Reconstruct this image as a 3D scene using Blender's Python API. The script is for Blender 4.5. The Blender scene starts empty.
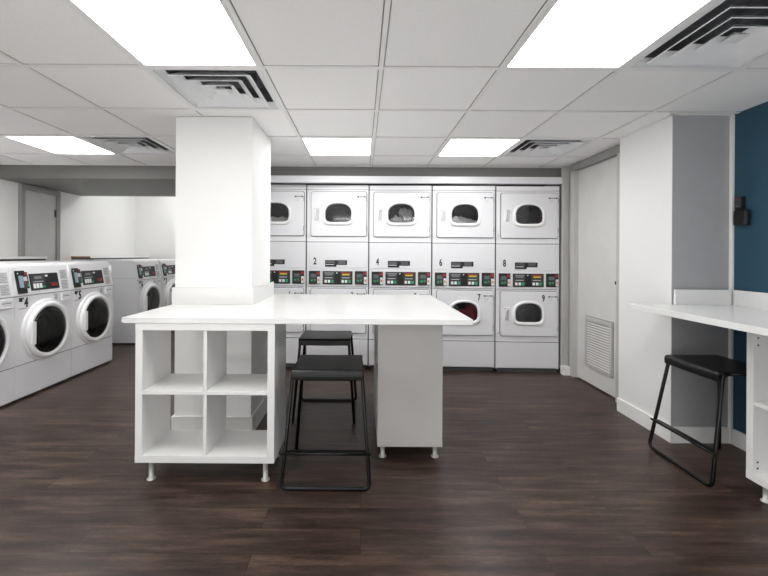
import bpy, bmesh, math, random
from math import sin, cos, pi, radians
from mathutils import Vector, Matrix
random.seed(7)
scene = bpy.context.scene
COL = scene.collection

# ------------------------------------------------------------------ materials
def srgb(r, g, b):
    f = lambda c: (c/255/12.92) if c/255 <= 0.04045 else ((c/255+0.055)/1.055)**2.4
    return (f(r), f(g), f(b), 1)

MATS = {}
def mat(name, rgb, rough=0.5, metal=0.0, var=0.03, scale=6.0, bump=0.0, bscale=200.0, spec=0.5, coat=0.0):
    if name in MATS: return MATS[name]
    m = bpy.data.materials.new(name); m.use_nodes = True
    nt = m.node_tree; b = nt.nodes['Principled BSDF']
    tc = nt.nodes.new('ShaderNodeTexCoord')
    nz = nt.nodes.new('ShaderNodeTexNoise'); nz.inputs['Scale'].default_value = scale
    nz.inputs['Detail'].default_value = 3
    nt.links.new(tc.outputs['Object'], nz.inputs['Vector'])
    rp = nt.nodes.new('ShaderNodeValToRGB')
    c = srgb(*rgb)
    rp.color_ramp.elements[0].position = 0.3; rp.color_ramp.elements[1].position = 0.7
    rp.color_ramp.elements[0].color = tuple(max(0, v*(1-var)) for v in c[:3])+(1,)
    rp.color_ramp.elements[1].color = tuple(min(1, v*(1+var)) for v in c[:3])+(1,)
    nt.links.new(nz.outputs['Fac'], rp.inputs['Fac'])
    nt.links.new(rp.outputs['Color'], b.inputs['Base Color'])
    b.inputs['Roughness'].default_value = rough
    b.inputs['Metallic'].default_value = metal
    b.inputs['Specular IOR Level'].default_value = spec
    b.inputs['Coat Weight'].default_value = coat
    if bump:
        n2 = nt.nodes.new('ShaderNodeTexNoise'); n2.inputs['Scale'].default_value = bscale
        nt.links.new(tc.outputs['Object'], n2.inputs['Vector'])
        bp = nt.nodes.new('ShaderNodeBump'); bp.inputs['Strength'].default_value = bump
        bp.inputs['Distance'].default_value = 0.002
        nt.links.new(n2.outputs['Fac'], bp.inputs['Height'])
        nt.links.new(bp.outputs['Normal'], b.inputs['Normal'])
    MATS[name] = m
    return m

def emis(name, col, strength):
    m = bpy.data.materials.new(name); m.use_nodes = True
    nt = m.node_tree; nt.nodes.clear()
    e = nt.nodes.new('ShaderNodeEmission'); o = nt.nodes.new('ShaderNodeOutputMaterial')
    e.inputs['Color'].default_value = col; e.inputs['Strength'].default_value = strength
    nt.links.new(e.outputs[0], o.inputs['Surface'])
    MATS[name] = m
    return m

def glassy(name, tint, gl=0.16):
    m = bpy.data.materials.new(name); m.use_nodes = True
    nt = m.node_tree; nt.nodes.clear()
    t = nt.nodes.new('ShaderNodeBsdfTransparent'); t.inputs['Color'].default_value = (*tint, 1)
    g = nt.nodes.new('ShaderNodeBsdfGlossy'); g.inputs['Roughness'].default_value = 0.06
    fr = nt.nodes.new('ShaderNodeFresnel'); fr.inputs['IOR'].default_value = 1.5
    mx = nt.nodes.new('ShaderNodeMixShader'); o = nt.nodes.new('ShaderNodeOutputMaterial')
    nt.links.new(fr.outputs[0], mx.inputs[0]); nt.links.new(t.outputs[0], mx.inputs[1])
    nt.links.new(g.outputs[0], mx.inputs[2]); nt.links.new(mx.outputs[0], o.inputs['Surface'])
    MATS[name] = m
    return m

def floor_mat():
    m = bpy.data.materials.new('dark_wood_planks'); m.use_nodes = True
    nt = m.node_tree; b = nt.nodes['Principled BSDF']; L = nt.links
    tc = nt.nodes.new('ShaderNodeTexCoord')
    br = nt.nodes.new('ShaderNodeTexBrick')
    br.offset = 0.37; br.offset_frequency = 2
    br.inputs['Scale'].default_value = 1
    br.inputs['Brick Width'].default_value = 1.22
    br.inputs['Row Height'].default_value = 0.152
    br.inputs['Mortar Size'].default_value = 0.0012
    br.inputs['Mortar Smooth'].default_value = 0.3
    br.inputs['Bias'].default_value = 0
    br.inputs['Color1'].default_value = (0.0, 0.0, 0.0, 1)
    br.inputs['Color2'].default_value = (1, 1, 1, 1)
    br.inputs['Mortar'].default_value = (0.2, 0.2, 0.2, 1)
    L.new(tc.outputs['Object'], br.inputs['Vector'])
    # grain stretched along the plank, shifted for every plank
    mp = nt.nodes.new('ShaderNodeMapping'); mp.inputs['Scale'].default_value = (1.6, 13, 1)
    L.new(tc.outputs['Object'], mp.inputs['Vector'])
    ad = nt.nodes.new('ShaderNodeVectorMath'); ad.operation = 'ADD'
    sc = nt.nodes.new('ShaderNodeVectorMath'); sc.operation = 'SCALE'; sc.inputs['Scale'].default_value = 13
    L.new(br.outputs['Color'], sc.inputs[0]); L.new(mp.outputs[0], ad.inputs[0]); L.new(sc.outputs[0], ad.inputs[1])
    nz = nt.nodes.new('ShaderNodeTexNoise'); nz.inputs['Scale'].default_value = 1.6
    nz.inputs['Detail'].default_value = 8; nz.inputs['Roughness'].default_value = 0.62
    L.new(ad.outputs[0], nz.inputs['Vector'])
    rp = nt.nodes.new('ShaderNodeValToRGB')
    e = rp.color_ramp.elements
    e[0].position = 0.30; e[0].color = srgb(34, 24, 19)
    e[1].position = 0.72; e[1].color = srgb(96, 77, 66)
    e2 = rp.color_ramp.elements.new(0.5); e2.color = srgb(62, 47, 40)
    L.new(nz.outputs['Fac'], rp.inputs['Fac'])
    n3 = nt.nodes.new('ShaderNodeTexNoise'); n3.inputs['Scale'].default_value = 34; n3.inputs['Detail'].default_value = 6
    m3 = nt.nodes.new('ShaderNodeMapping'); m3.inputs['Scale'].default_value = (1, 3.5, 1)
    L.new(tc.outputs['Object'], m3.inputs['Vector']); L.new(m3.outputs[0], n3.inputs['Vector'])
    mf = nt.nodes.new('ShaderNodeMapRange'); mf.inputs['From Min'].default_value = .3; mf.inputs['From Max'].default_value = .7
    mf.inputs['To Min'].default_value = .8; mf.inputs['To Max'].default_value = 1.2
    L.new(n3.outputs['Fac'], mf.inputs['Value'])
    # per-plank tone
    mr = nt.nodes.new('ShaderNodeMapRange'); mr.inputs['To Min'].default_value = 0.86; mr.inputs['To Max'].default_value = 1.16
    L.new(br.outputs['Color'], mr.inputs['Value'])
    mu = nt.nodes.new('ShaderNodeVectorMath'); mu.operation = 'SCALE'
    L.new(rp.outputs['Color'], mu.inputs[0]); L.new(mr.outputs[0], mu.inputs['Scale'])
    mx = nt.nodes.new('ShaderNodeMix'); mx.data_type = 'RGBA'
    L.new(br.outputs['Fac'], mx.inputs['Factor']); mu2 = nt.nodes.new('ShaderNodeVectorMath'); mu2.operation = 'SCALE'; L.new(mu.outputs[0], mu2.inputs[0]); L.new(mf.outputs[0], mu2.inputs['Scale']); L.new(mu2.outputs[0], mx.inputs['A'])
    mx.inputs['B'].default_value = srgb(24, 18, 16)
    L.new(mx.outputs['Result'], b.inputs['Base Color'])
    r2 = nt.nodes.new('ShaderNodeMapRange'); r2.inputs['To Min'].default_value = 0.30; r2.inputs['To Max'].default_value = 0.46
    L.new(nz.outputs['Fac'], r2.inputs['Value']); L.new(r2.outputs[0], b.inputs['Roughness'])
    b.inputs['Specular IOR Level'].default_value = 0.4
    bp = nt.nodes.new('ShaderNodeBump'); bp.inputs['Strength'].default_value = 0.25; bp.inputs['Distance'].default_value = 0.002
    L.new(nz.outputs['Fac'], bp.inputs['Height']); L.new(bp.outputs[0], b.inputs['Normal'])
    return m

mat('white_wall', (235, 235, 234), 0.6, var=0.006, scale=3, bump=0.03, bscale=60)
mat('white_trim', (238, 238, 236), 0.4)
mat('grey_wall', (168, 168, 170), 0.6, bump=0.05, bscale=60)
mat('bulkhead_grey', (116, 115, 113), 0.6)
mat('blue_wall', (36, 74, 94), 0.55, var=0.05)
mat('ceiling_tile', (244, 243, 242), 0.9, bump=0.5, bscale=260, var=0.02, scale=90)
mat('ceiling_bar', (238, 237, 236), 0.5)
mat('door_grey', (196, 195, 194), 0.45)
mat('door_paint', (214, 213, 211), 0.45)
mat('casing_grey', (150, 149, 147), 0.45)
mat('casing_light', (192, 191, 189), 0.45)
mat('enamel', (234, 234, 236), 0.28, var=0.01)
mat('enamel_panel', (229, 229, 232), 0.35, var=0.01)
mat('white_plastic', (240, 240, 240), 0.35)
mat('seam_and_shade', (70, 70, 72), 0.7)
mat('black_plastic', (22, 22, 24), 0.35)
mat('dark_grey', (60, 61, 63), 0.45)
mat('screen_grey', (98, 108, 112), 0.3)
mat('pale_blue', (150, 168, 180), 0.35)
mat('green_light', (40, 170, 110), 0.4)
mat('red_mark', (165, 44, 42), 0.4)
mat('orange_mark', (225, 130, 60), 0.4)
mat('yellow_mark', (215, 200, 60), 0.4)
mat('button_white', (235, 236, 236), 0.4)
mat('label_grey', (205, 206, 208), 0.5)
mat('print_grey', (130, 132, 134), 0.6)
mat('print_black', (14, 14, 15), 0.5)
mat('drum_steel', (130, 131, 134), 0.25, metal=0.7, var=0.25, scale=40)
mat('drum_dark', (120, 121, 123), 0.5, var=0.3, scale=30)
mat('gasket', (48, 49, 51), 0.5)
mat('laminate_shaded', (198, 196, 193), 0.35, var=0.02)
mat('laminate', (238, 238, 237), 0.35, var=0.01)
mat('quartz', (231, 231, 230), 0.16, var=0.015, scale=60)
mat('black_metal', (7, 7, 8), 0.28, metal=0.3)
mat('black_seat', (11, 11, 12), 0.36, bump=0.2, bscale=400)
mat('foot_metal', (205, 205, 200), 0.35, metal=0.3)
mat('raw_board', (150, 112, 80), 0.8, var=0.2, scale=80)
mat('vent_metal', (232, 233, 234), 0.45)
mat('vent_dark', (96, 98, 101), 0.6, var=0.3, scale=14)
mat('towel_white', (226, 226, 224), 0.9, bump=0.5, bscale=80)
mat('towel_grey', (120, 122, 124), 0.9, bump=0.5, bscale=80)
mat('towel_red', (140, 50, 58), 0.9, bump=0.5, bscale=80)
emis('light_lens', (1, 0.995, 0.985, 1), 13.0)
glassy('dark_glass', (0.93, 0.93, 0.94))
glassy('door_glass', (0.7, 0.7, 0.71))
MATS['floor'] = floor_mat()

# ------------------------------------------------------------------ mesh builder
class MB:
    def __init__(s):
        s.bm = bmesh.new(); s.mats = []
    def mi(s, m):
        if m not in s.mats: s.mats.append(m)
        return s.mats.index(m)
    def face(s, pts, m, smooth=False):
        vs = [s.bm.verts.new(p) for p in pts]
        f = s.bm.faces.new(vs); f.material_index = s.mi(m); f.smooth = smooth
        return f
    def hexa(s, P, m):
        i = s.mi(m); v = [s.bm.verts.new(p) for p in P]
        for q in ((0,3,2,1),(4,5,6,7),(0,1,5,4),(1,2,6,5),(2,3,7,6),(3,0,4,7)):
            f = s.bm.faces.new([v[k] for k in q]); f.material_index = i
    def box(s, x0, x1, y0, y1, z0, z1, m):
        s.hexa([(x0,y0,z0),(x1,y0,z0),(x1,y1,z0),(x0,y1,z0),(x0,y0,z1),(x1,y0,z1),(x1,y1,z1),(x0,y1,z1)], m)
        return s
    def loft(s, loops, m, close=True, cap0=False, cap1=False, smooth=True):
        i = s.mi(m)
        V = [[s.bm.verts.new(p) for p in lp] for lp in loops]
        n = len(V[0])
        for a, b in zip(V[:-1], V[1:]):
            for k in range(n if close else n-1):
                f = s.bm.faces.new([a[k], a[(k+1) % n], b[(k+1) % n], b[k]])
                f.material_index = i; f.smooth = smooth
        if cap0:
            f = s.bm.faces.new(V[0][::-1]); f.material_index = i
        if cap1:
            f = s.bm.faces.new(V[-1]); f.material_index = i
        return s
    def ring(s, outer, inner, y0, y1, m, axis='y', smooth=False):
        """flat plate with a hole; loops are (u,v) lists of equal length"""
        P = (lambda u, v, w: (u, w, v)) if axis == 'y' else (lambda u, v, w: (u, v, w))
        lp = [[P(u, v, y0) for u, v in outer], [P(u, v, y0) for u, v in inner],
              [P(u, v, y1) for u, v in inner], [P(u, v, y1) for u, v in outer]]
        lp.append(lp[0]); i = s.mi(m)
        V = [[s.bm.verts.new(p) for p in l] for l in lp[:4]]; V.append(V[0])
        n = len(outer)
        for a, b in zip(V[:-1], V[1:]):
            for k in range(n):
                f = s.bm.faces.new([a[k], a[(k+1) % n], b[(k+1) % n], b[k]]); f.material_index = i
        return s
    def plate(s, pts, y0, y1, m):
        s.loft([[(u, y0, v) for u, v in pts], [(u, y1, v) for u, v in pts]], m, cap0=True, cap1=True, smooth=False)
        return s
    def tube(s, path, r, m, n=10, closed=False):
        path = [Vector(p) for p in path]
        loops = []; N = len(path)
        up = None
        for k, p in enumerate(path):
            if closed: t = (path[(k+1) % N]-path[k-1]).normalized()
            else: t = (path[min(k+1, N-1)]-path[max(k-1, 0)]).normalized()
            if up is None:
                up = Vector((0, 0, 1)) if abs(t.z) < 0.9 else Vector((0, 1, 0))
            a = t.cross(up)
            if a.length < 1e-4: a = t.cross(Vector((1, 0, 0)))
            a.normalize(); b = a.cross(t).normalized(); up = b
            loops.append([tuple(p+(a*cos(2*pi*j/n)+b*sin(2*pi*j/n))*r) for j in range(n)])
        if closed: loops.append(loops[0])
        s.loft(loops, m, cap0=not closed, cap1=not closed)
        return s
    def lathe(s, prof, m, c=(0, 0, 0), axis='y', n=48, smooth=True):
        loops = []
        for r, h in prof:
            if axis == 'y': loops.append([(c[0]+r*cos(2*pi*k/n), c[1]+h, c[2]+r*sin(2*pi*k/n)) for k in range(n)])
            else: loops.append([(c[0]+r*cos(2*pi*k/n), c[1]+r*sin(2*pi*k/n), c[2]+h) for k in range(n)])
        s.loft(loops, m, smooth=smooth)
        return s
    def build(s, name, parent=None, bevel=0, auto=True, loc=None, subsurf=0):
        bmesh.ops.remove_doubles(s.bm, verts=s.bm.verts, dist=1e-6)
        bmesh.ops.recalc_face_normals(s.bm, faces=s.bm.faces)
        me = bpy.data.meshes.new(name); s.bm.to_mesh(me); s.bm.free()
        for m in s.mats: me.materials.append(MATS[m])
        o = bpy.data.objects.new(name, me); COL.objects.link(o)
        if loc: o.location = loc
        if parent: o.parent = parent
        if subsurf:
            md = o.modifiers.new('sub', 'SUBSURF'); md.levels = md.render_levels = subsurf
        if bevel:
            md = o.modifiers.new('bevel', 'BEVEL'); md.width = bevel; md.segments = 2
            md.limit_method = 'ANGLE'; md.angle_limit = radians(50)
        return o

def tag(o, label, cat, group=None, kind=None):
    if label: o['label'] = label
    if cat: o['category'] = cat
    if group: o['group'] = group
    if kind: o['kind'] = kind
    return o
def thing(name, label, cat, loc=(0, 0, 0), rz=0, group=None):
    o = bpy.data.objects.new(name, None); COL.objects.link(o)
    o.empty_display_size = 0.1
    o.location = loc; o.rotation_euler = (0, 0, rz)
    return tag(o, label, cat, group)
def struct(mb, name, label=None, cat=None, bevel=0):
    o = mb.build(name, None, bevel)
    o['kind'] = 'structure'
    tag(o, label or name.replace('_', ' '), cat or name.split('_')[0])
    return o
def copy_tree(o, parent=None):
    c = o.copy(); COL.objects.link(c); c.parent = parent
    for ch in list(o.children):
        if ch.name.split('.')[0] == 'unit_number': continue
        copy_tree(ch, c)
    return c
def text(s, name, parent, loc, h, matn='print_black', sx=0.62, ex=0.001, off=0.028):
    cu = bpy.data.curves.new('t', 'FONT'); cu.body = s; cu.size = h/0.7; cu.extrude = ex; cu.offset = 0; cu.bevel_depth = .035*h; cu.bevel_resolution = 1
    cu.align_x = 'CENTER'
    to = bpy.data.objects.new('t', cu); COL.objects.link(to)
    bpy.context.view_layer.update()
    me = bpy.data.meshes.new_from_object(to.evaluated_get(bpy.context.evaluated_depsgraph_get()))
    bpy.data.objects.remove(to); bpy.data.curves.remove(cu)
    me.transform(Matrix.Diagonal((sx, 1, 1, 1))); me.transform(Matrix.Rotation(pi/2, 4, 'X'))
    me.materials.clear(); me.materials.append(MATS[matn])
    o = bpy.data.objects.new(name, me); COL.objects.link(o); o.location = loc; o.parent = parent
    return o

def rrect(x0, x1, z0, z1, r, n=5):
    pts = []
    for cx, cz, a0 in ((x1-r, z1-r, 0), (x0+r, z1-r, 90), (x0+r, z0+r, 180), (x1-r, z0+r, 270)):
        for k in range(n+1):
            a = radians(a0+90*k/n); pts.append((cx+r*cos(a), cz+r*sin(a)))
    return pts
def ray_poly(pts, c, angs):
    out = []
    for th in angs:
        dx, dz = cos(th), sin(th); best = None
        for (x0, z0), (x1, z1) in zip(pts, pts[1:]+pts[:1]):
            ex, ez = x1-x0, z1-z0
            den = dx*ez-dz*ex
            if abs(den) < 1e-12: continue
            t = ((x0-c[0])*ez-(z0-c[1])*ex)/den
            u = ((x0-c[0])*dz-(z0-c[1])*dx)/den
            if t > 0 and -1e-6 <= u <= 1+1e-6 and (best is None or t > best): best = t
        out.append((c[0]+dx*best, c[1]+dz*best))
    return out
def angles_of(pts, c, extra=48):
    a = [math.atan2(z-c[1], x-c[0]) % (2*pi) for x, z in pts]+[2*pi*k/extra for k in range(extra)]
    a = sorted(a); o = [a[0]]
    for v in a[1:]:
        if v-o[-1] > 1e-3: o.append(v)
    return o
def dshape(cx, cz, a, bt, bb, n=64, grow=0.0):
    pts = []
    a, bt, bb = a+grow, bt+grow, bb+grow
    for k in range(n):
        t = 2*pi*k/n; c_, s_ = cos(t), sin(t)
        e = 2.35 if s_ >= 0 else 5.0
        r = (abs(c_/a)**e+abs(s_/(bt if s_ >= 0 else bb))**e)**(-1/e)
        pts.append((cx+r*c_, cz+r*s_))
    return pts

# ------------------------------------------------------------------ measurements (metres, camera stands over x=0,y=0)
CEIL = 2.204
XL, XR = -3.97, 2.49         # left wall, blue wall
YB = -2.6                    # wall behind the camera
GX0, GY0, GP = 0.092, 2.045, 0.605
CEND = 4.33                  # tiled ceiling stops at the bulkhead

# ------------------------------------------------------------------ room shell
m = MB(); m.box(XL-0.1, XR+0.1, YB-0.1, 7.1, -0.06, 0, 'floor'); struct(m, 'floor', 'dark brown wood plank floor', 'floor')
m = MB(); m.box(XL-0.1, XL, YB-0.1, 7.1, 0, 2.7, 'white_wall'); struct(m, 'wall_left', 'white painted wall at the left behind the washers', 'wall')
m = MB(); m.box(XL, -1.33, 7.0, 7.1, 0, 2.7, 'white_wall'); struct(m, 'wall_back', 'white wall at the far back left', 'wall')
m = MB(); m.box(-1.45, -1.33, 4.48, 7.0, 0, 2.7, 'white_wall'); struct(m, 'wall_partition', 'white partition at the left end of the dryer bank', 'wall')
m = MB(); m.box(-1.33, 2.3, 5.3, 5.4, 0, 2.09, 'white_wall'); struct(m, 'wall_behind_dryers', 'white wall behind the dryer bank', 'wall')
m = MB(); m.box(XL-0.1, XR+0.1, YB-0.1, YB, 0, 2.7, 'white_wall'); struct(m, 'wall_front', 'white wall behind the viewer', 'wall')
m = MB(); m.box(XR, XR+0.1, YB, 2.70, 0, CEIL+0.03, 'blue_wall'); struct(m, 'wall_right', 'deep teal blue accent wall at the right', 'wall')
# projecting white / grey pilaster
m = MB()
m.box(2.09, XR+0.1, 2.701, 3.25, 0, CEIL+0.03, 'white_wall')
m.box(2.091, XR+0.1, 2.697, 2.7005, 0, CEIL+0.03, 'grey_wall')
struct(m, 'wall_pilaster', 'white projecting wall with a grey face beside the blue wall', 'wall')
m = MB(); m.box(2.472, 2.489, 2.674, 2.6965, 0, CEIL, 'white_trim'); struct(m, 'trim_1', 'slim white corner trim between the grey and the blue wall', 'trim', 0.002)
# wall holding the louvred door
m = MB()
m.box(2.22, 2.6, 3.25, 3.44, 0, CEIL+0.03, 'white_wall')
m.box(2.22, 2.6, 3.44, 4.14, 2.14, CEIL+0.03, 'casing_light')
m.box(2.22, 2.6, 4.14, 5.3, 0, CEIL+0.03, 'white_wall')
m.box(2.27, 2.6, 3.44, 4.14, 0, 2.14, 'white_wall')
struct(m, 'wall_door_side', 'white wall around the louvred door', 'wall')
m = MB(); m.box(2.135, 2.22, 4.262, 4.30, 0, CEIL, 'casing_light'); struct(m, 'trim_2', 'white filler strip between the dryers and the door', 'trim', 0.002)
m = MB()
m.box(2.185, 2.22, 4.13, 4.20, 0, 2.15, 'casing_light'); m.box(2.20, 2.22, 4.20, 4.255, 0, 2.15, 'casing_grey')
m.box(2.185, 2.22, 3.30, 4.20, 2.135, 2.2035, 'casing_grey')
m.box(2.215, 2.27, 4.12, 4.135, 0, 2.14, 'casing_light')
m.box(2.185, 2.22, 3.38, 3.44, 0, 2.135, 'casing_light')
struct(m, 'trim_3', 'grey moulded casing around the louvred door', 'trim', 0.003)
# louvred door
d = thing('door_1', 'tall pale grey door with a louvred vent grille near its foot', 'door'); d['kind'] = 'structure'
m = MB(); m.box(2.225, 2.262, 3.45, 4.12, 0.012, 2.13, 'door_paint'); m.build('door_leaf', d, 0.002)
m = MB()
gy0, gy1, gz0, gz1 = 3.535, 3.96, 0.18, 0.66
m.box(2.2235, 2.2258, gy0-.008, gy1+.008, gz0-.008, gz1+.008, 'print_grey')
go, gi = rrect(gy0, gy1, gz0, gz1, .004, 1), rrect(gy0+.03, gy1-.03, gz0+.03, gz1-.03, .004, 1)
m.loft([[(x, y, z) for y, z in L_] for L_, x in ((go, 2.226), (go, 2.209), (gi, 2.209), (gi, 2.226))], 'casing_light', smooth=False)
m.box(2.2235, 2.2262, gy0+.031, gy1-.031, gz0+.031, gz1-.031, 'print_grey')
nz = 18
for k in range(nz):
    z = gz0+0.032+(gz1-gz0-0.066)*k/(nz-1)
    m.hexa([(2.214, gy0+.03, z-0.006), (2.2145, gy0+.03, z-0.008), (2.2145, gy1-.03, z-0.008), (2.214, gy1-.03, z-0.006),
            (2.222, gy0+.03, z+0.008), (2.224, gy0+.03, z+0.006), (2.224, gy1-.03, z+0.006), (2.222, gy1-.03, z+0.008)], 'door_paint')
m.build('vent_grille', d)
m = MB(); m.box(2.205, 2.226, 3.475, 3.488, 1.005, 1.035, 'black_plastic'); m.build('lock', d, 0.002)

# left wall door
d = thing('door_2', 'narrow grey door in the left wall beyond the washers', 'door'); d['kind'] = 'structure'
m = MB(); m.box(-3.969, -3.945, 4.665, 5.15, 0.01, 1.985, 'door_grey'); m.build('door_leaf', d, 0.002)
m = MB()
m.box(-3.969, -3.925, 4.61, 4.665, 0, 2.045, 'casing_grey'); m.box(-3.969, -3.925, 5.15, 5.205, 0, 2.045, 'casing_grey')
m.box(-3.969, -3.925, 4.665, 5.15, 1.985, 2.045, 'casing_grey')
m.build('door_frame', d, 0.004)
m = MB(); m.box(-3.946, -3.93, 5.125, 5.145, 1.71, 1.80, 'dark_grey'); m.build('hinge', d, 0.002)

# pillar
PX0, PX1, PY0, PY1 = -1.298, -0.765, 2.78, 3.33
m = MB(); m.box(PX0, PX1, PY0, PY1, 0, CEIL, 'white_wall'); struct(m, 'wall_pillar', 'square white column rising through the folding island', 'pillar')
m = MB(); m.box(PX0-.014, PX1+.014, PY0-.014, PY0, 0, .125, 'white_trim'); m.box(PX1, PX1+.014, PY0, PY1, 0, .125, 'white_trim')
m.box(PX0-.014, PX0, PY0, PY1, 0, .125, 'white_trim'); m.box(PX0-.014, PX1+.014, PY1, PY1+.014, 0, .125, 'white_trim')
struct(m, 'baseboard_pillar', 'white baseboard round the foot of the column', 'baseboard')
m = MB(); m.box(2.076, 2.09, 2.683, 3.25, 0, .105, 'white_trim'); m.box(2.09, 2.475, 2.683, 2.697, 0, .105, 'white_trim')
struct(m, 'baseboard_right', 'white baseboard of the projecting wall', 'baseboard', 0.002)
m = MB(); m.box(2.476, 2.49, YB, 2.667, 0, .105, 'white_trim'); struct(m, 'baseboard_blue', 'white baseboard under the blue wall', 'baseboard', 0.002)
m = MB(); m.box(2.12, 2.19, 4.19, 4.26, 0, .09, 'white_trim'); struct(m, 'baseboard_back', 'short white baseboard piece beside the last dryer', 'baseboard', 0.002)

# bulkhead and upper back ceiling
m = MB()
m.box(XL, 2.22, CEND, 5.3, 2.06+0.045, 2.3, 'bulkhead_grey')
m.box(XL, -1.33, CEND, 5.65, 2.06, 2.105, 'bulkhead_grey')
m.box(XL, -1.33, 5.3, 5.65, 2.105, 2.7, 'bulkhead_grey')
struct(m, 'ceiling_bulkhead', 'grey bulkhead between the tiled ceiling and the dryers', 'bulkhead')
m = MB(); m.box(-1.33, 2.134, 4.268, 4.329, 2.022, 2.094, 'enamel_panel'); struct(m, 'trim_4', 'white filler board above the dryer bank', 'trim', 0.003)
m = MB(); m.box(XL, -1.33, 5.65, 7.0, 2.6, 2.7, 'white_wall'); struct(m, 'ceiling_back', 'white ceiling of the back left bay', 'ceiling')

# tiled ceiling with openings for lights and diffusers
def cx(k): return GX0+0.61*k
def cy(j): return GY0+GP*j
LIGHTS = [(-2, -1), (1, -1), (-1, 2), (1, 2), (-5, 2), (-5, 0), (-5, -3), (-2, -7), (1, -7), (-5, -7)]  # last entries are unseen lights behind the viewer, added to brighten the room
VENTS = [(-2, 0), (-4, 2), (2, -1), (2, 2)]
m = MB(); g = MB()
ks = range(-7, 5); js = range(-8, 5)
for k in ks:
    for j in js:
        if (k, j) in LIGHTS or (k, j) in VENTS: continue
        x0, x1 = max(cx(k), XL), min(cx(k+1), XR+.05); y0, y1 = max(cy(j), YB), min(cy(j+1), CEND)
        if x1-x0 < .01 or y1-y0 < .01: continue
        m.box(x0+.016, x1-.016, y0+.016, y1-.016, CEIL+0.006, CEIL+0.02, 'ceiling_tile'); m.box(x0, x1, y0, y1, CEIL+0.0202, CEIL+0.026, 'casing_grey')  # grey sheet above the tiles paints the shadow lines in their gaps
tile_ob = struct(m, 'ceiling', 'white lay-in tile ceiling', 'ceiling')
for k in ks:
    x = cx(k)
    if XL < x < XR: g.box(x-.011, x+.011, YB, CEND, CEIL, CEIL+0.0058, 'ceiling_bar')
for j in js:
    y = cy(j)
    if YB < y < CEND: g.box(XL, XR, y-.011, y+.011, CEIL-0.0004, CEIL+0.0054, 'ceiling_bar')
g.box(XL, XR, CEND-.02, CEND, CEIL-.0006, CEIL+.005, 'ceiling_bar')
g.box(2.07, 2.09, 2.68, 3.25, CEIL-.0006, CEIL+.005, 'ceiling_bar'); g.box(2.06, XR, 2.68, 2.697, CEIL-.0006, CEIL+.005, 'ceiling_bar')
struct(g, 'ceiling_grid', 'white metal grid of the tile ceiling', 'ceiling')
LLAB = {(-2, -1): 'bright square ceiling light at the top left, in front of a diffuser and the column',
        (1, -1): 'bright square ceiling light at the top right beside the largest diffuser',
        (-1, 2): 'far ceiling light just right of the white column',
        (1, 2): 'far ceiling light in front of the rightmost dryers next to a diffuser',
        (-5, 2): 'far ceiling light above the left washers before the grey bulkhead',
        (-5, 0): 'ceiling light cut by the left photo edge, only its corner showing'}
for (k, j) in LIGHTS:
    t = thing('ceiling_light', LLAB.get((k, j), 'added unseen square ceiling light behind the viewer'), 'ceiling light', (cx(k)+.305, cy(j)+GP/2, CEIL), 0, 'square ceiling light panels')
    h, hy = .293, .290
    m = MB(); o_ = [(h, hy), (-h, hy), (-h, -hy), (h, -hy)]; i_ = [(a*.955, b*.955) for a, b in o_]
    m.ring(o_, i_, -0.001, 0.02, 'ceiling_bar', axis='z'); m.box(-h, h, -hy, hy, .02, .05, 'ceiling_bar'); m.build('light_frame', t)
    m = MB(); m.box(-h*.955, h*.955, -hy*.955, hy*.955, 0.004, 0.008, 'light_lens'); m.build('light_lens', t)
VLAB = {(-2, 0): 'square louvred diffuser directly in front of the white column top',
        (-4, 2): 'far left louvred ceiling diffuser beside the light above the washers',
        (2, -1): 'large near louvred diffuser at the top right corner',
        (2, 2): 'far right louvred ceiling diffuser next to the louvred door'}
for (k, j) in VENTS:
    t = thing('ceiling_diffuser', VLAB[(k, j)], 'air vent', (cx(k)+.305, cy(j)+GP/2, CEIL), 0, 'square louvred ceiling diffusers')
    sq = lambda a, z: [(a, a, z), (-a, a, z), (-a, -a, z), (a, -a, z)]
    m = MB(); m.loft([sq(.293, 0), sq(.272, 0), sq(.272, .12), sq(.293, .12)], 'vent_metal', smooth=False); m.build('vent_frame', t)
    m = MB(); m.loft([sq(.271, .006), sq(.245, .035)], 'vent_metal', smooth=False); m.loft([sq(.245, .035), sq(.235, .118)], 'vent_dark', cap1=True, smooth=False)
    m.box(-.2, .2, -.004, .004, .05, .11, 'vent_dark'); m.box(-.004, .004, -.2, .2, .05, .11, 'vent_dark')
    m.build('duct_box', t)
    for a in (.225, .160, .095):
        m = MB(); m.loft([sq(a, -.004), sq(a-.050, .034), sq(a-.052, .032), sq(a-.003, -.007), sq(a, -.004)], 'vent_metal', smooth=False)
        m.build('louvre', t)
    m = MB(); m.loft([sq(.036, -.004), sq(.012, .02)], 'vent_metal', cap0=True, cap1=True, smooth=False); m.build('centre_plate', t)
t = thing('ceiling_light', 'light strip in the back left bay', 'ceiling light', (-2.9, 6.3, 2.6))
m = MB(); m.box(-.5, .5, -.2, .2, -.03, 0, 'ceiling_bar'); m.build('light_frame', t)
m = MB(); m.box(-.48, .48, -.18, .18, -.034, -.03, 'light_lens'); m.build('light_lens', t)

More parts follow.
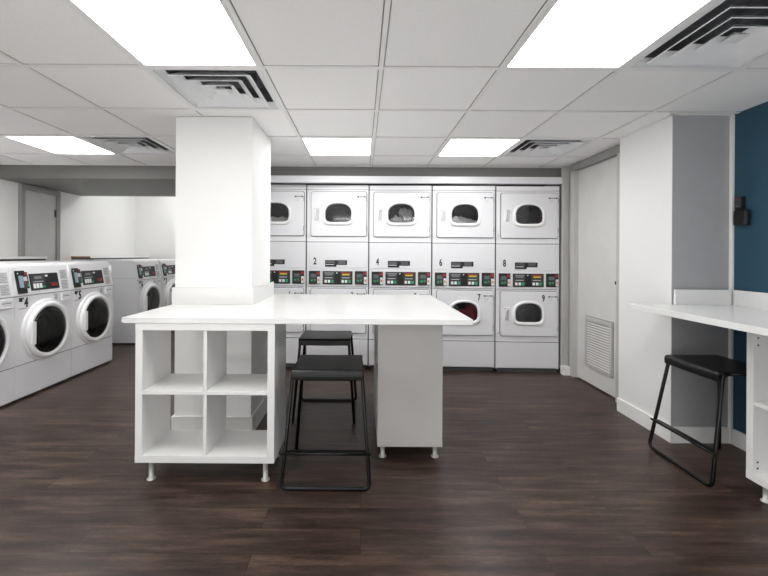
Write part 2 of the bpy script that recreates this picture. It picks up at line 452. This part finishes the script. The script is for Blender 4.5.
# ------------------------------------------------------------------ ledges behind the washers
for y0, y1, lab in ((1.2, 4.72, 'white topped low ledge behind the near row of washers'), (5.46, 6.99, 'low ledge behind the far washers with a brown raw end')):
    t = thing('wall_ledge', lab, 'ledge', (-3.85, y0, 0))
    m = MB(); m.box(-.115, .10, 0.01, y1-y0-.01, 0, 1.165, 'white_wall'); m.build('ledge_wall', t)
    m = MB(); m.box(-.118, .14, 0.0, y1-y0, 1.184, 1.210, 'white_trim'); m.box(-.117, .12, 0.005, y1-y0, 1.165, 1.184, 'seam_and_shade')  # lower dark strip is the painted shadow under the ledge top
    m.build('ledge_top', t, 0.002)
    if y0 > 5:
        m = MB(); m.box(-.117, .139, -.004, 0.0, 1.185, 1.209, 'raw_board'); q = m.build('board_end', t); q['label'] = 'brown raw end of the board'

# ------------------------------------------------------------------ dryers
DW = 0.678
dr = thing('stacked_dryer', 'x', 'dryer', (0, 0, 0), 0, 'stacked tumble dryers along the back wall')
WC = (0.3475, 0)      # window centre u
DOORS = [(1.442, 1.925, 1.692), (0.389, 0.869, 0.637)]
D0, D1 = 0.05, 0.655
m = MB()
m.box(-.0018, .003, .001, .02, .035, 2.0, 'seam_and_shade'); m.box(DW-.003, DW+.0018, .001, .02, .035, 2.0, 'seam_and_shade')
m.box(0, .02, .0025, .70, .035, 2.0, 'enamel'); m.box(DW-.02, DW, .0025, .70, .035, 2.0, 'enamel')
m.box(.02, DW-.02, .68, .70, .035, 2.0, 'enamel'); m.box(.02, DW-.02, .02, .68, 1.98, 2.0, 'enamel')
m.box(.02, DW-.02, .02, .68, .035, .055, 'enamel'); m.box(.02, DW-.02, .02, .68, 1.09, 1.11, 'enamel')
for z0, z1 in ((1.952, 2.0), (1.380, 1.47), (.325, .42)): m.box(.02, DW-.02, 0, .02, z0, z1, 'enamel')
m.box(.02, DW-.02, 0, .02, 1.9, 1.948, 'enamel'); m.box(.02, DW-.02, 0, .02, .84, .888, 'enamel')
for z0, z1 in ((1.46, 1.91), (.41, .85)):
    m.box(.02, .08, 0, .02, z0, z1, 'enamel'); m.box(DW-.06, DW-.02, 0, .02, z0, z1, 'enamel')
m.box(.002, DW-.002, -.001, .018, 1.376, 1.382, 'seam_and_shade'); m.box(.003, DW-.003, -.0005, .02, 1.947, 1.952, 'print_grey')
m.box(.002, DW-.002, -.001, .018, .319, .326, 'seam_and_shade'); m.box(.02, DW-.02, .01, .4, .0, .036, 'seam_and_shade'); m.box(.002, DW-.002, .004, .018, .886, .892, 'seam_and_shade')
m.build('cabinet', dr)
m = MB(); m.box(.004, DW-.004, -.002, .02, 1.098, 1.376, 'enamel_panel'); sp = m.build('service_panel', dr, .002)
m = MB(); m.box(.205, .445, -.004, -.002, 1.128, 1.180, 'black_plastic'); m.box(.205, .33, -.0045, -.002, 1.108, 1.13, 'black_plastic')
for u0, u1, z in ((.215, .30, 1.163), (.215, .31, 1.150), (.345, .43, 1.165), (.35, .425, 1.153), (.345, .43, 1.140)):
    m.box(u0, u1, -.0052, -.004, z, z+.005, 'print_grey')
m.box(.213, .30, -.0056, -.0045, 1.130, 1.136, 'button_white')
m.build('instruction_sign', sp)
m = MB(); m.box(.004, DW-.004, -.010, .02, .892, 1.094, 'enamel_panel'); cp = m.build('control_panel', dr, .004)
def reader(u0, u1):
    m = MB(); w = u1-u0
    m.box(u0, u1, -.020, -.010, .918, 1.062, 'black_plastic')
    m.box(u0+.1*w, u0+.72*w, -.026, -.020, .935, 1.035, 'dark_grey')
    m.box(u0+.18*w, u0+.62*w, -.028, -.026, .995, 1.03, 'screen_grey')
    m.box(u0+.2*w, u0+.36*w, -.028, -.026, .95, .97, 'green_light'); m.box(u0+.46*w, u0+.58*w, -.0282, -.026, .955, .975, 'green_light')
    m.box(u0+.72*w, u0+.96*w, -.022, -.020, 1.02, 1.05, 'red_mark'); m.box(u0+.76*w, u0+.98*w, -.022, -.020, .925, 1.0, 'button_white')
    m.box(u0+.8*w, u0+.93*w, -.023, -.021, .95, .975, 'orange_mark')
    return m.build('card_reader', cp, .002)
reader(.03, .152); reader(.532, .662)
m = MB(); m.box(.180, .506, -.016, -.010, .916, 1.060, 'black_plastic')
for u, hc in ((.190, 'print_grey'), (.375, 'red_mark')):
    m.box(u, u+.12, -.019, -.016, .925, 1.05, 'dark_grey')
    m.box(u+.008, u+.112, -.0205, -.019, 1.034, 1.048, hc)
    m.box(u+.02, u+.10, -.0205, -.019, 1.016, 1.031, 'yellow_mark' if u > .3 else 'print_grey')
    m.box(u+.015, u+.1, -.0205, -.019, .985, .992, 'label_grey')
    for q, c_ in enumerate(('button_white', 'button_white', 'green_light')):
        m.box(u+.012+.036*q, u+.038+.036*q, -.0215, -.019, .935, .965, c_)
m.box(.330, .342, -.0175, -.016, 1.035, 1.047, 'button_white')
m.build('display_panel', cp, .0015)
m = MB(); m.box(.004, DW-.004, -.002, .02, .045, .319, 'enamel_panel'); m.build('kick_panel', dr, .003)
for z0, z1, wz in DOORS:
    outer = rrect(D0, D1, z0, z1, .022); wc = (WC[0], wz)
    hole = dshape(wc[0], wc[1], .142, .105, .098)
    hole = hole
    angs = angles_of(outer, wc, 72)
    O = ray_poly(outer, wc, angs); I = ray_poly(hole, wc, angs)
    m = MB(); m.ring(O, I, -.018, -.001, 'enamel_panel'); dd = m.build('door', dr, .004)
    big = rrect(D0-.005, D1+.005, z0-.005, z1+.005, .026)
    m = MB(); m.ring(ray_poly(big, wc, angs), ray_poly(rrect(D0+.01, D1-.01, z0+.01, z1-.01, .02), wc, angs), -.006, -.0005, 'seam_and_shade'); m.build('door_gasket', dd)
    # bezel swept round the window, heavier at the bottom
    def D(g): return ray_poly(dshape(wc[0], wc[1]-(.004 if g > .01 else 0), .142, .105, .098, grow=g), wc, [2*pi*k/72 for k in range(72)])
    prof = [(0.0, -.004), (0.0, -.026), (.006, -.034), (.018, -.036), (.027, -.030), (.031, -.018), (.031, -.016)]
    m = MB(); m.loft([[(u, y, v) for u, v in D(g)] for g, y in prof], 'white_plastic'); m.build('window_frame', dd)
    m = MB(); m.plate(D(.001), -.018, -.014, 'dark_glass'); m.build('window_glass', dd)
    m = MB()
    hx = .118; hz = wz-.01
    m.loft([[(u, y, v) for u, v in rrect(hx-.032+e, hx+.032-e, hz-.075+e, hz+.075-e, .012)] for e, y in ((0, -.018), (.003, -.024), (.008, -.024))], 'white_plastic')
    m.plate(rrect(hx-.024, hx+.024, hz-.067, hz+.067, .01), -.022, -.0185, 'label_grey')
    m.tube([(hx-.018, -.024, hz-.05), (hx-.018, -.036, hz-.04), (hx-.018, -.036, hz+.03), (hx-.010, -.036, hz+.048), (hx+.016, -.030, hz+.05)], .007, 'white_plastic')
    m.build('handle', dd)
    for hz2 in (z0+.08, z1-.08):
        m = MB(); m.box(D1-.004, D1+.003, -.020, -.002, hz2-.026, hz2+.026, 'print_grey'); m.build('hinge', dd, .001)
    m = MB(); tz = z1-.060
    m.box(.555, .572, -.0192, -.018, tz-.004, tz+.012, 'print_black'); m.box(.576, .622, -.0192, -.018, tz, tz+.009, 'print_grey'); m.box(.626, .645, -.0192, -.018, tz-.002, tz+.011, 'print_black')
    for q in range(3): m.box(.560, .60+.01*(q % 2), -.0190, -.018, tz-.022-.012*q, tz-.018-.012*q, 'label_grey')
    m.build('maker_mark', dd)
    m = MB()
    m.lathe([(.235, .0), (.255, .03), (.255, .46), (.04, .48), (.001, .48)], 'drum_dark', (WC[0], .03, wz+.01), n=40)
    m.lathe([(.20, -.028), (.235, 0)], 'drum_dark', (WC[0], .03, wz+.01), n=40)
    pads = []
    for q in range(3):
        a = q*2.094+.5
        cxx, czz = WC[0]+.235*cos(a), wz+.01+.235*sin(a)
        pads.append((cxx, czz))
    dru = m.build('drum', dr)
    for cxx, czz in pads:
        m = MB(); m.tube([(cxx, .06, czz), (cxx, .48, czz)], .028, 'drum_dark', 8); m.build('drum_paddle', dru)
YAW = -0.030
NUM = [('0', '1'), ('2', '3'), ('4', '5'), ('6', '7'), ('8', '9')]
BX, BY = -1.291, 4.400
allcols = []
for i in range(5):
    c = dr if i == 0 else copy_tree(dr)
    c.location = (BX+.684*i*cos(YAW), BY+.684*i*sin(YAW), .016-.004*i); c.rotation_euler = (0, 0, YAW)
    allcols.append(c)
DL = ['white stacked tumble dryer half hidden by the column, with a 1 on its lower door',
      'white stacked tumble dryer numbered 2 and 3, second from the column side',
      'white stacked tumble dryer numbered 4, with white laundry in its upper window',
      'white stacked tumble dryer numbered 6 and 7, with red laundry behind its lower window',
      'white stacked tumble dryer numbered 8 and 9, next to the louvred door']
for i, c in enumerate(allcols):
    c['label'] = DL[i]
    for ch in c.children:
        if ch.name.startswith('service_panel') and i > 0: text(NUM[i][0], 'unit_number', ch, (.093, -.003, 1.135), .072)
    ds = [ch for ch in c.children if ch.name.split('.')[0] == 'door']
    low = ds[1]
    text(NUM[i][1], 'unit_number', low, (.503, -.019, .765), .068)

# laundry in the drums
def cloth(col, u, z, sx, sz, seed, label, mtn='towel_white', y=.10):
    rnd = random.Random(seed)
    bm = bmesh.new(); bmesh.ops.create_icosphere(bm, subdivisions=4, radius=1)
    ph = [rnd.uniform(0, 6) for _ in range(8)]
    for v in bm.verts:
        p = v.co.copy()
        k = 1+.13*sin(4*p.x+ph[0]+2*p.z)+.11*sin(6*p.z+ph[1]+3*p.y)+.08*sin(9*p.x+5*p.y+ph[2])+.05*sin(15*p.z+8*p.x+ph[3])
        v.co = Vector((p.x*sx*k, p.y*.06*k, p.z*sz*k))
    for f in bm.faces: f.smooth = True
    me = bpy.data.meshes.new('laundry'); bm.to_mesh(me); bm.free(); me.materials.append(MATS[mtn])
    o = bpy.data.objects.new('laundry', me); COL.objects.link(o)
    base = allcols[col].location
    loc = Matrix.Rotation(YAW, 4, 'Z') @ Vector((u, y, z))
    o.location = base+loc; o.rotation_euler = (0, rnd.uniform(-.5, .5), YAW)
    tag(o, label, 'laundry', 'laundry in the dryer windows')
cloth(0, .33, 1.53, .19, .13, 1, 'white laundry lying in the upper window of the dryer half hidden by the column', y=.105)
cloth(2, .28, 1.55, .12, .12, 2, 'white cloth low in the window above number 4', y=.10)
cloth(2, .44, 1.61, .09, .17, 3, 'larger white cloth reaching high in the window above number 4', y=.24)
cloth(3, .27, 1.54, .12, .12, 4, 'pale laundry at the left of the window above number 6', y=.10)
cloth(3, .42, 1.56, .13, .12, 5, 'pale laundry at the right of the window above number 6', 'towel_white', y=.24)
cloth(3, .43, .52, .12, .18, 6, 'dark red laundry in the window of dryer 7', 'towel_red', y=.10)
cloth(3, .28, .53, .11, .17, 8, 'grey laundry beside the red in the window of dryer 7', 'towel_grey', y=.24)

# ------------------------------------------------------------------ washers
WW = 0.682
ws = thing('front_load_washer', 'x', 'washer', (0, 0, 0), 0, 'front loading washers')
WCZ = 0.557; WCU = 0.341
outer = [(WW, .300), (WW, .880), (0, .880), (0, .300)]
angs = angles_of(outer, (WCU, WCZ), 64)
O = ray_poly(outer, (WCU, WCZ), angs); I = [(WCU+.245*cos(a), WCZ+.245*sin(a)) for a in angs]
m = MB(); m.ring(O, I, 0, .015, 'enamel')
m.box(0, .012, .015, .76, .02, 1.12, 'enamel'); m.box(WW-.012, WW, .015, .76, .02, 1.12, 'enamel')
m.box(.012, WW-.012, .745, .76, .02, 1.12, 'enamel')
WSB = m
m = MB(); m.box(.001, WW-.001, -.002, .015, .02, .294, 'enamel_panel'); m.build('kick_panel', ws, .003)
m = WSB; m.box(.001, WW-.001, .004, .7, .294, .300, 'seam_and_shade'); m.box(.02, WW-.02, .02, .7, 0, .022, 'seam_and_shade'); m.box(.001, WW-.001, .001, .012, .880, .8845, 'seam_and_shade')
m.box(-.0015, WW+.0015, .02, .76, .905, .911, 'label_grey'); m.build('cabinet', ws)
m = MB()   # console : sloping face and rounded top
prof = [(-.004, .884), (-.006, .892), (.040, 1.132), (.050, 1.150), (.070, 1.158), (.76, 1.165), (.76, 1.12), (.02, .884)]
m.loft([[(x, y, z) for y, z in prof] for x in (.001, WW-.001)], 'enamel', cap0=True, cap1=True, smooth=False)
con = m.build('control_console', ws, .004)
def onp(u, z, d=0):      # point on the sloping console face
    t = (z-.892)/.24; return (u, -.006+.046*t-d, z)
def pbox(m, u0, u1, z0, z1, d0, d1, mt):
    m.hexa([onp(u0, z0, d1), onp(u1, z0, d1), onp(u1, z0, d0), onp(u0, z0, d0), onp(u0, z1, d1), onp(u1, z1, d1), onp(u1, z1, d0), onp(u0, z1, d0)], mt)
m = MB(); pbox(m, .030, .125, .905, 1.098, -.002, .010, 'black_plastic'); pbox(m, .125, .150, .975, 1.085, -.002, .012, 'black_plastic')
pbox(m, .050, .085, .955, 1.055, .010, .020, 'pale_blue'); pbox(m, .085, .145, .945, 1.055, .009, .018, 'dark_grey')
pbox(m, .09, .130, 1.01, 1.045, .018, .020, 'label_grey'); pbox(m, .125, .145, .962, .985, .018, .020, 'green_light')
pbox(m, .10, .113, .985, 1.0, .018, .020, 'red_mark'); pbox(m, .118, .148, 1.062, 1.080, .012, .014, 'red_mark'); pbox(m, .045, .055, 1.07, 1.08, .010, .012, 'button_white')
m.build('card_reader', con, .002)
m = MB(); pbox(m, .175, .515, .920, 1.066, -.002, .004, 'black_plastic'); pbox(m, .185, .345, .930, 1.055, .004, .006, 'dark_grey')
pbox(m, .225, .31, 1.02, 1.042, .006, .008, 'print_grey'); pbox(m, .205, .325, .993, .998, .006, .0075, 'label_grey')
for q in range(3): pbox(m, .200+.036*q, .228+.036*q, .938, .98, .006, .009, 'button_white')
pbox(m, .312, .338, .938, .955, .006, .009, 'green_light'); pbox(m, .355, .385, 1.035, 1.05, .004, .006, 'button_white')
pbox(m, .42, .495, .948, .962, .004, .0055, 'red_mark'); pbox(m, .41, .50, .968, .975, .004, .0055, 'red_mark')
m.build('display_panel', con, .001)
m = MB()
for z0, z1 in ((1.0, 1.09), (.905, .993)):
    pbox(m, .545, .640, z0, z1, -.002, .002, 'label_grey')
    for q in range(6): pbox(m, .553, .630-.02*(q % 3 == 1), z0+.008+.0135*q, z0+.012+.0135*q, .002, .003, 'print_grey')
m.build('instruction_label', con)
m = MB(); m.plate(rrect(.535, .655, .795, .868, .008), -.012, 0, 'enamel_panel'); m.box(.55, .635, -.0135, -.011, .835, .842, 'print_grey')
m.box(.545, .645, -.018, -.010, .797, .806, 'white_plastic'); m.build('soap_drawer', ws, .002)
m = MB(); m.box(.045, .080, -.0012, 0, .835, .868, 'print_black'); m.box(.083, .095, -.0012, 0, .855, .868, 'print_black'); m.build('maker_mark', ws)
m = MB(); m.box(.045, .12, -.0012, 0, .772, .778, 'print_grey'); m.build('small_print', ws)
m = MB()
for a in ((.44, .50, .858, .862), (.455, .485, .815, .819), (.455, .459, .819, .85), (.481, .485, .819, .85), (.455, .485, .846, .85), (.463, .477, .828, .84)):
    m.box(a[0], a[1], -.0012, 0, a[2], a[3], 'print_grey')
m.build('warning_label', ws)
# door : fairing + round bezel + glass bowl + drum
m = MB()
fp = [(WCU+.280*cos(a), WCZ+.280*sin(a)) for a in [radians(70+k*10) for k in range(23)]]   # left arc 70..290 deg
fp = [(WW-.003, .40), (WW-.003, .70)] + fp
def grow(pts, e): return [(WCU+(u-WCU)*(1-e), WCZ+(v-WCZ)*(1-e)) for u, v in pts]
ang2 = angles_of(fp, (WCU, WCZ), 64)
fo = ray_poly(fp, (WCU, WCZ), ang2); fi = [(WCU+.246*cos(a), WCZ+.246*sin(a)) for a in ang2]
m.loft([[(u, y, v) for u, v in L_] for L_, y in ((fo, 0), (grow(fo, .03), -.018), (fi, -.022), (fi, 0))], 'enamel', smooth=False)
m.build('door_fairing', ws)
m = MB()
m.lathe([(.250, -.018), (.254, -.030), (.249, -.046), (.236, -.054), (.222, -.053), (.212, -.044), (.205, -.028), (.205, 0)], 'white_plastic', (WCU, 0, WCZ), n=72)
dd = m.build('door', ws)
m = MB(); m.loft([[(u, y, v) for u, v in rrect(.112-e, .160+e, WCZ-.10, WCZ+.10, .012)] for e, y in ((0, -.036), (0, -.060), (-.006, -.063))], 'white_plastic', cap1=True, smooth=False)
m.build('handle', dd, .002)
m = MB(); m.lathe([(.206, -.045), (.200, -.050), (.150, -.053), (.001, -.055)], 'door_glass', (WCU, 0, WCZ), n=60); m.build('door_window', dd)
m = MB(); m.lathe([(.206, -.042), (.198, -.046), (.182, -.040), (.176, .02), (.20, .06)], 'gasket', (WCU, 0, WCZ), n=60); m.build('door_seal', dd)
m = MB(); m.lathe([(.20, .06), (.27, .07), (.27, .42), (.18, .45), (.10, .44), (.001, .44)], 'drum_steel', (WCU, 0, WCZ), n=60)
dru = m.build('drum', ws)
for q in range(3):
    a = q*2.094+.9; c0, c1 = WCU+.255*cos(a), WCZ+.255*sin(a)
    m = MB(); m.tube([(c0, .08, c1), (c0, .43, c1)], .04, 'drum_steel', 8); m.build('drum_paddle', dru)
WP = [(-2.89, 2.675, '3', 'white front loading washer cut off by the left photo edge'),
      (-2.89, 3.33, '4', 'white front loading washer marked 4, middle of the near row'),
      (-2.89, 3.985, '5', 'white front loading washer marked 5, at the end of the near row'),
      (-3.085, 5.50, '6', 'white front loading washer marked 6, across the gap in the far row'),
      (-3.085, 6.19, '7', 'white front loading washer marked 7, partly hidden by the column')]
for i, (x, y, n, lab) in enumerate(WP):
    w = ws if i == 0 else copy_tree(ws)
    w.location = (x, y, 0); w.rotation_euler = (0, 0, pi/2); w['label'] = lab
    if i < 3: w.scale = (.957, 1, 1)
    text(n, 'unit_number', w, (.120, -.001, .785), .082)

# ------------------------------------------------------------------ folding island
TZ0, TZ1 = .871, .902
TX0, TX1, TY0, TY1 = -1.308, .607, 2.18, 3.53
isl = thing('island_countertop', 'long white folding table top wrapped round the column', 'countertop', (0, 0, 0))
outer = [(TX1, TY1), (TX0, TY1), (TX0, TY0), (TX1, TY0)]
hole = [(PX1+.003, PY1+.003), (PX0-.003, PY1+.003), (PX0-.003, PY0-.003), (PX1+.003, PY0-.003)]
m = MB(); m.ring(outer, hole, TZ0, TZ1, 'quartz', axis='z'); m.build('worktop', isl, .002)
m = MB()
m.box(PX0-.016, PX1+.016, PY0-.016, PY0-.001, TZ1, 1.018, 'quartz'); m.box(PX1+.001, PX1+.016, PY0-.001, PY1+.08, TZ1, 1.018, 'quartz')
m.box(PX0-.016, PX0-.001, PY0-.001, PY1+.001, TZ1, 1.018, 'quartz')
m.build('backsplash', isl, .001)

def shelf_unit(name, label, loc, rz, w, dpt, h, z0=.085, divider=True, back=False, shelf_z=None, pegs=False, lam='laminate', group='white open shelf units'):
    t = thing(name, label, 'shelf unit', loc, rz, group)
    b = .039
    m = MB(); m.box(0, w, 0, dpt, z0, z0+b, lam); m.build('base_board', t, .0015)
    m = MB(); m.box(0, w, 0, dpt, z0+h-b, z0+h, lam); m.build('top_board', t, .0015)
    for x0, x1 in ((0.001, b), (w-b, w-.001)):
        m = MB(); m.box(x0, x1, .001, dpt-.001, z0+b, z0+h-b, lam)
        if pegs:
            for dy in (.024, dpt-.05):
                for zz in (.063, .095, .704, .741):
                    xx = b if x0 < .01 else w-b-.0015
                    m.box(xx-.0003, xx+.0018, dy-.004, dy+.004, z0+zz, z0+zz+.008, 'print_black')
        m.build('side_panel', t)
    zc = shelf_z or z0+h/2
    if divider:
        m = MB(); m.box(w/2-.009, w/2+.009, .004, dpt-.004, z0+b, z0+h-b, lam); m.build('divider', t)
        for x0, x1 in ((b, w/2-.009), (w/2+.009, w-b)):
            m = MB(); m.box(x0, x1, .004, dpt-.004, zc-.010, zc+.010, lam); m.build('shelf', t, .001)
    else:
        m = MB(); m.box(b, w-b, .004, dpt-.004, zc-.010, zc+.010, lam); m.build('shelf', t, .001)
    for fx in (.075, w-.055):
        for fy in (.035, dpt-.035):
            m = MB(); m.lathe([(.0001, 0), (.022, 0), (.024, .004), (.022, .008), (.014, .010), (.0135, z0-.006), (.017, z0-.004), (.017, z0-.0002), (.0001, z0-.0002)], 'foot_metal', (fx, fy, 0), axis='z', n=20)
            m.build('foot', t)
    return t
shelf_unit('shelf_unit', 'white four-cube open shelf carrying the left end of the island', (-1.235, 2.183, 0), 0, .762, .33, .763, z0=.108)
# right one: opening towards the stools, closed side towards the viewer
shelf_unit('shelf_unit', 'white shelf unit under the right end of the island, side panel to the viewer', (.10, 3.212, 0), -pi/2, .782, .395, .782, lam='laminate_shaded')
shelf_unit('shelf_unit', 'white open shelf unit under the counter at the right photo edge', (2.04, 2.12, 0), -pi/2, .782, .385, .810, divider=False, shelf_z=.49, pegs=True)

# ------------------------------------------------------------------ right counter
ct = thing('wall_counter', 'white counter running along the blue wall at the right', 'countertop', (0, 0, 0))
m = MB(); m.loft([[(x, y, z) for x, y in ((1.815, .6), (2.488, .6), (2.488, 2.681), (2.074, 2.681), (2.074, 2.735), (1.815, 2.735))] for z in (.897, .931)], 'quartz', cap0=True, cap1=True, smooth=False); m.build('worktop', ct, .002)
m = MB(); m.box(2.09, 2.461, 2.664, 2.681, .931, 1.032, 'quartz'); m.box(2.472, 2.488, .6, 2.664, .931, 1.032, 'quartz'); m.build('backsplash', ct, .0015)

# ------------------------------------------------------------------ stools
def smooth_path(pts, r=.035, n=6):
    pts = [Vector(p) for p in pts]; out = [pts[0]]
    for a, b, c in zip(pts[:-2], pts[1:-1], pts[2:]):
        p = b+(a-b).normalized()*r; q = b+(c-b).normalized()*r
        for k in range(n+1):
            t = k/n; out.append(p*(1-t)**2+b*2*t*(1-t)+q*t*t)
    out.append(pts[-1]); return out
st = thing('counter_stool', 'x', 'stool', (0, 0, 0), 0, 'black metal sled stools')
R = .0105; SZ = .612
m = MB(); m.tube(smooth_path([(-.190, -.09, SZ-.006), (-.190, -.128, SZ-.008), (-.236, -.225, R), (.236, -.225, R), (.190, -.128, SZ-.008), (.190, -.09, SZ-.006)]), R, 'black_metal', 12)
m.build('sled_frame', st)
for s in (-1, 1):
    m = MB(); m.tube(smooth_path([(s*.190, -.088, SZ-.006), (s*.182, .188, SZ-.006), (s*.228, .228, .001)], .03), R, 'black_metal', 12)
    m.build('leg', st)
m = MB()
prof = []
for k in range(7):
    a = radians(180+15*0)+0
th = .008
top = [(-.158, .567), (-.160, .584)]
for k in range(6):
    a = radians(180-90*k/5); top.append((-.139+.021*cos(a), .600+.021*sin(a)))
top += [(.180, .621)]
for k in range(6):
    a = radians(90-90*k/5); top.append((.180+.018*cos(a), .603+.018*sin(a)))
top += [(.198, .572)]
def seat_loop(x, dz=0):
    up = [(x, y, z+dz) for y, z in top]
    lo = [(x, y*(1-.05), z-th+dz if 1 < i < len(top)-2 else z+dz) for i, (y, z) in enumerate(top)]
    return up+lo[::-1]
m.loft([seat_loop(x, -.002 if abs(x) > .15 else -.004+0*x) for x in (-.194, -.186, 0, .186, .194)], 'black_seat', cap0=True, cap1=True, smooth=False)
m.build('seat', st, .0015)
m = MB(); hw = .218+.022
m.tube([(-hw, -.208, .185), (hw, -.208, .185)], .0075, 'black_metal', 12)
m.hexa([(-.212, -.206, .186), (.212, -.206, .186), (.212, -.178, .188), (-.212, -.178, .188), (-.212, -.206, .191), (.212, -.206, .191), (.212, -.178, .193), (-.212, -.178, .193)], 'black_metal')
m.build('footrest', st)
for i, (x, y, rz, lab) in enumerate([(-.187, 2.345, 0, 'black metal stool in front of the island, nearest the viewer'),
                                     (-.278, 3.195, pi, 'black metal stool on the far side of the island, facing the dryers'),
                                     (2.116, 2.389, -pi/2, 'black metal stool under the right wall counter')]):
    s_ = st if i == 0 else copy_tree(st)
    s_.location = (x, y, 0); s_.rotation_euler = (0, 0, rz); s_['label'] = lab

# ------------------------------------------------------------------ black device on the blue wall
t = thing('wall_dispenser', 'small black dispenser mounted on the blue wall', 'dispenser', (XR, 2.607, 1.55))
m = MB(); m.box(-.036, -.001, -.05, .045, -.095, .01, 'black_plastic'); m.build('holder', t, .012)
m = MB(); m.box(-.030, -.001, -.012, .035, .01, .095, 'black_plastic'); m.box(-.034, -.030, -.006, .028, .02, .085, 'dark_grey')
m.box(-.036, -.030, .014, .026, .072, .084, 'red_mark')
for q in range(3): m.box(-.0355, -.030, -.004+.010*q, .002+.010*q, .03, .038, 'print_grey')
m.build('dispenser_head', t, .004)

# ------------------------------------------------------------------ lights, world, camera
w = bpy.data.worlds.new('World'); scene.world = w; w.use_nodes = True
w.node_tree.nodes['Background'].inputs[0].default_value = (1, 1, 1, 1); w.node_tree.nodes['Background'].inputs[1].default_value = 0.3
def area(name, loc, rot, sx, sy, power, col=(1, 1, 1)):
    l = bpy.data.lights.new(name, 'AREA'); l.shape = 'RECTANGLE'; l.size = sx; l.size_y = sy; l.energy = power; l.color = col
    o = bpy.data.objects.new(name, l); COL.objects.link(o); o.location = loc; o.rotation_euler = rot
    return o
area('upward_fill', (-.6, -1.0, .4), (radians(155), 0, 0), 4.5, 1.4, 58)

cam = bpy.data.cameras.new('camera'); co = bpy.data.objects.new('camera', cam); COL.objects.link(co)
co.location = (0, 0, 1.25)
cam.sensor_width = 36; cam.sensor_fit = 'HORIZONTAL'; cam.lens = 400/768*36
cam.shift_x = 22/768; cam.shift_y = -33/768; cam.clip_start = .02
co.rotation_euler = (Matrix.Rotation(pi/2, 4, 'X') @ Matrix.Rotation(0.006, 4, 'Z')).to_euler()
scene.camera = co
scene.view_settings.view_transform = 'Standard'
scene.view_settings.look = 'None'
scene.view_settings.exposure = 0.12
scene.cycles.max_bounces = 10; scene.cycles.diffuse_bounces = 7; scene.cycles.transparent_max_bounces = 8
scene.cycles.sample_clamp_indirect = 6
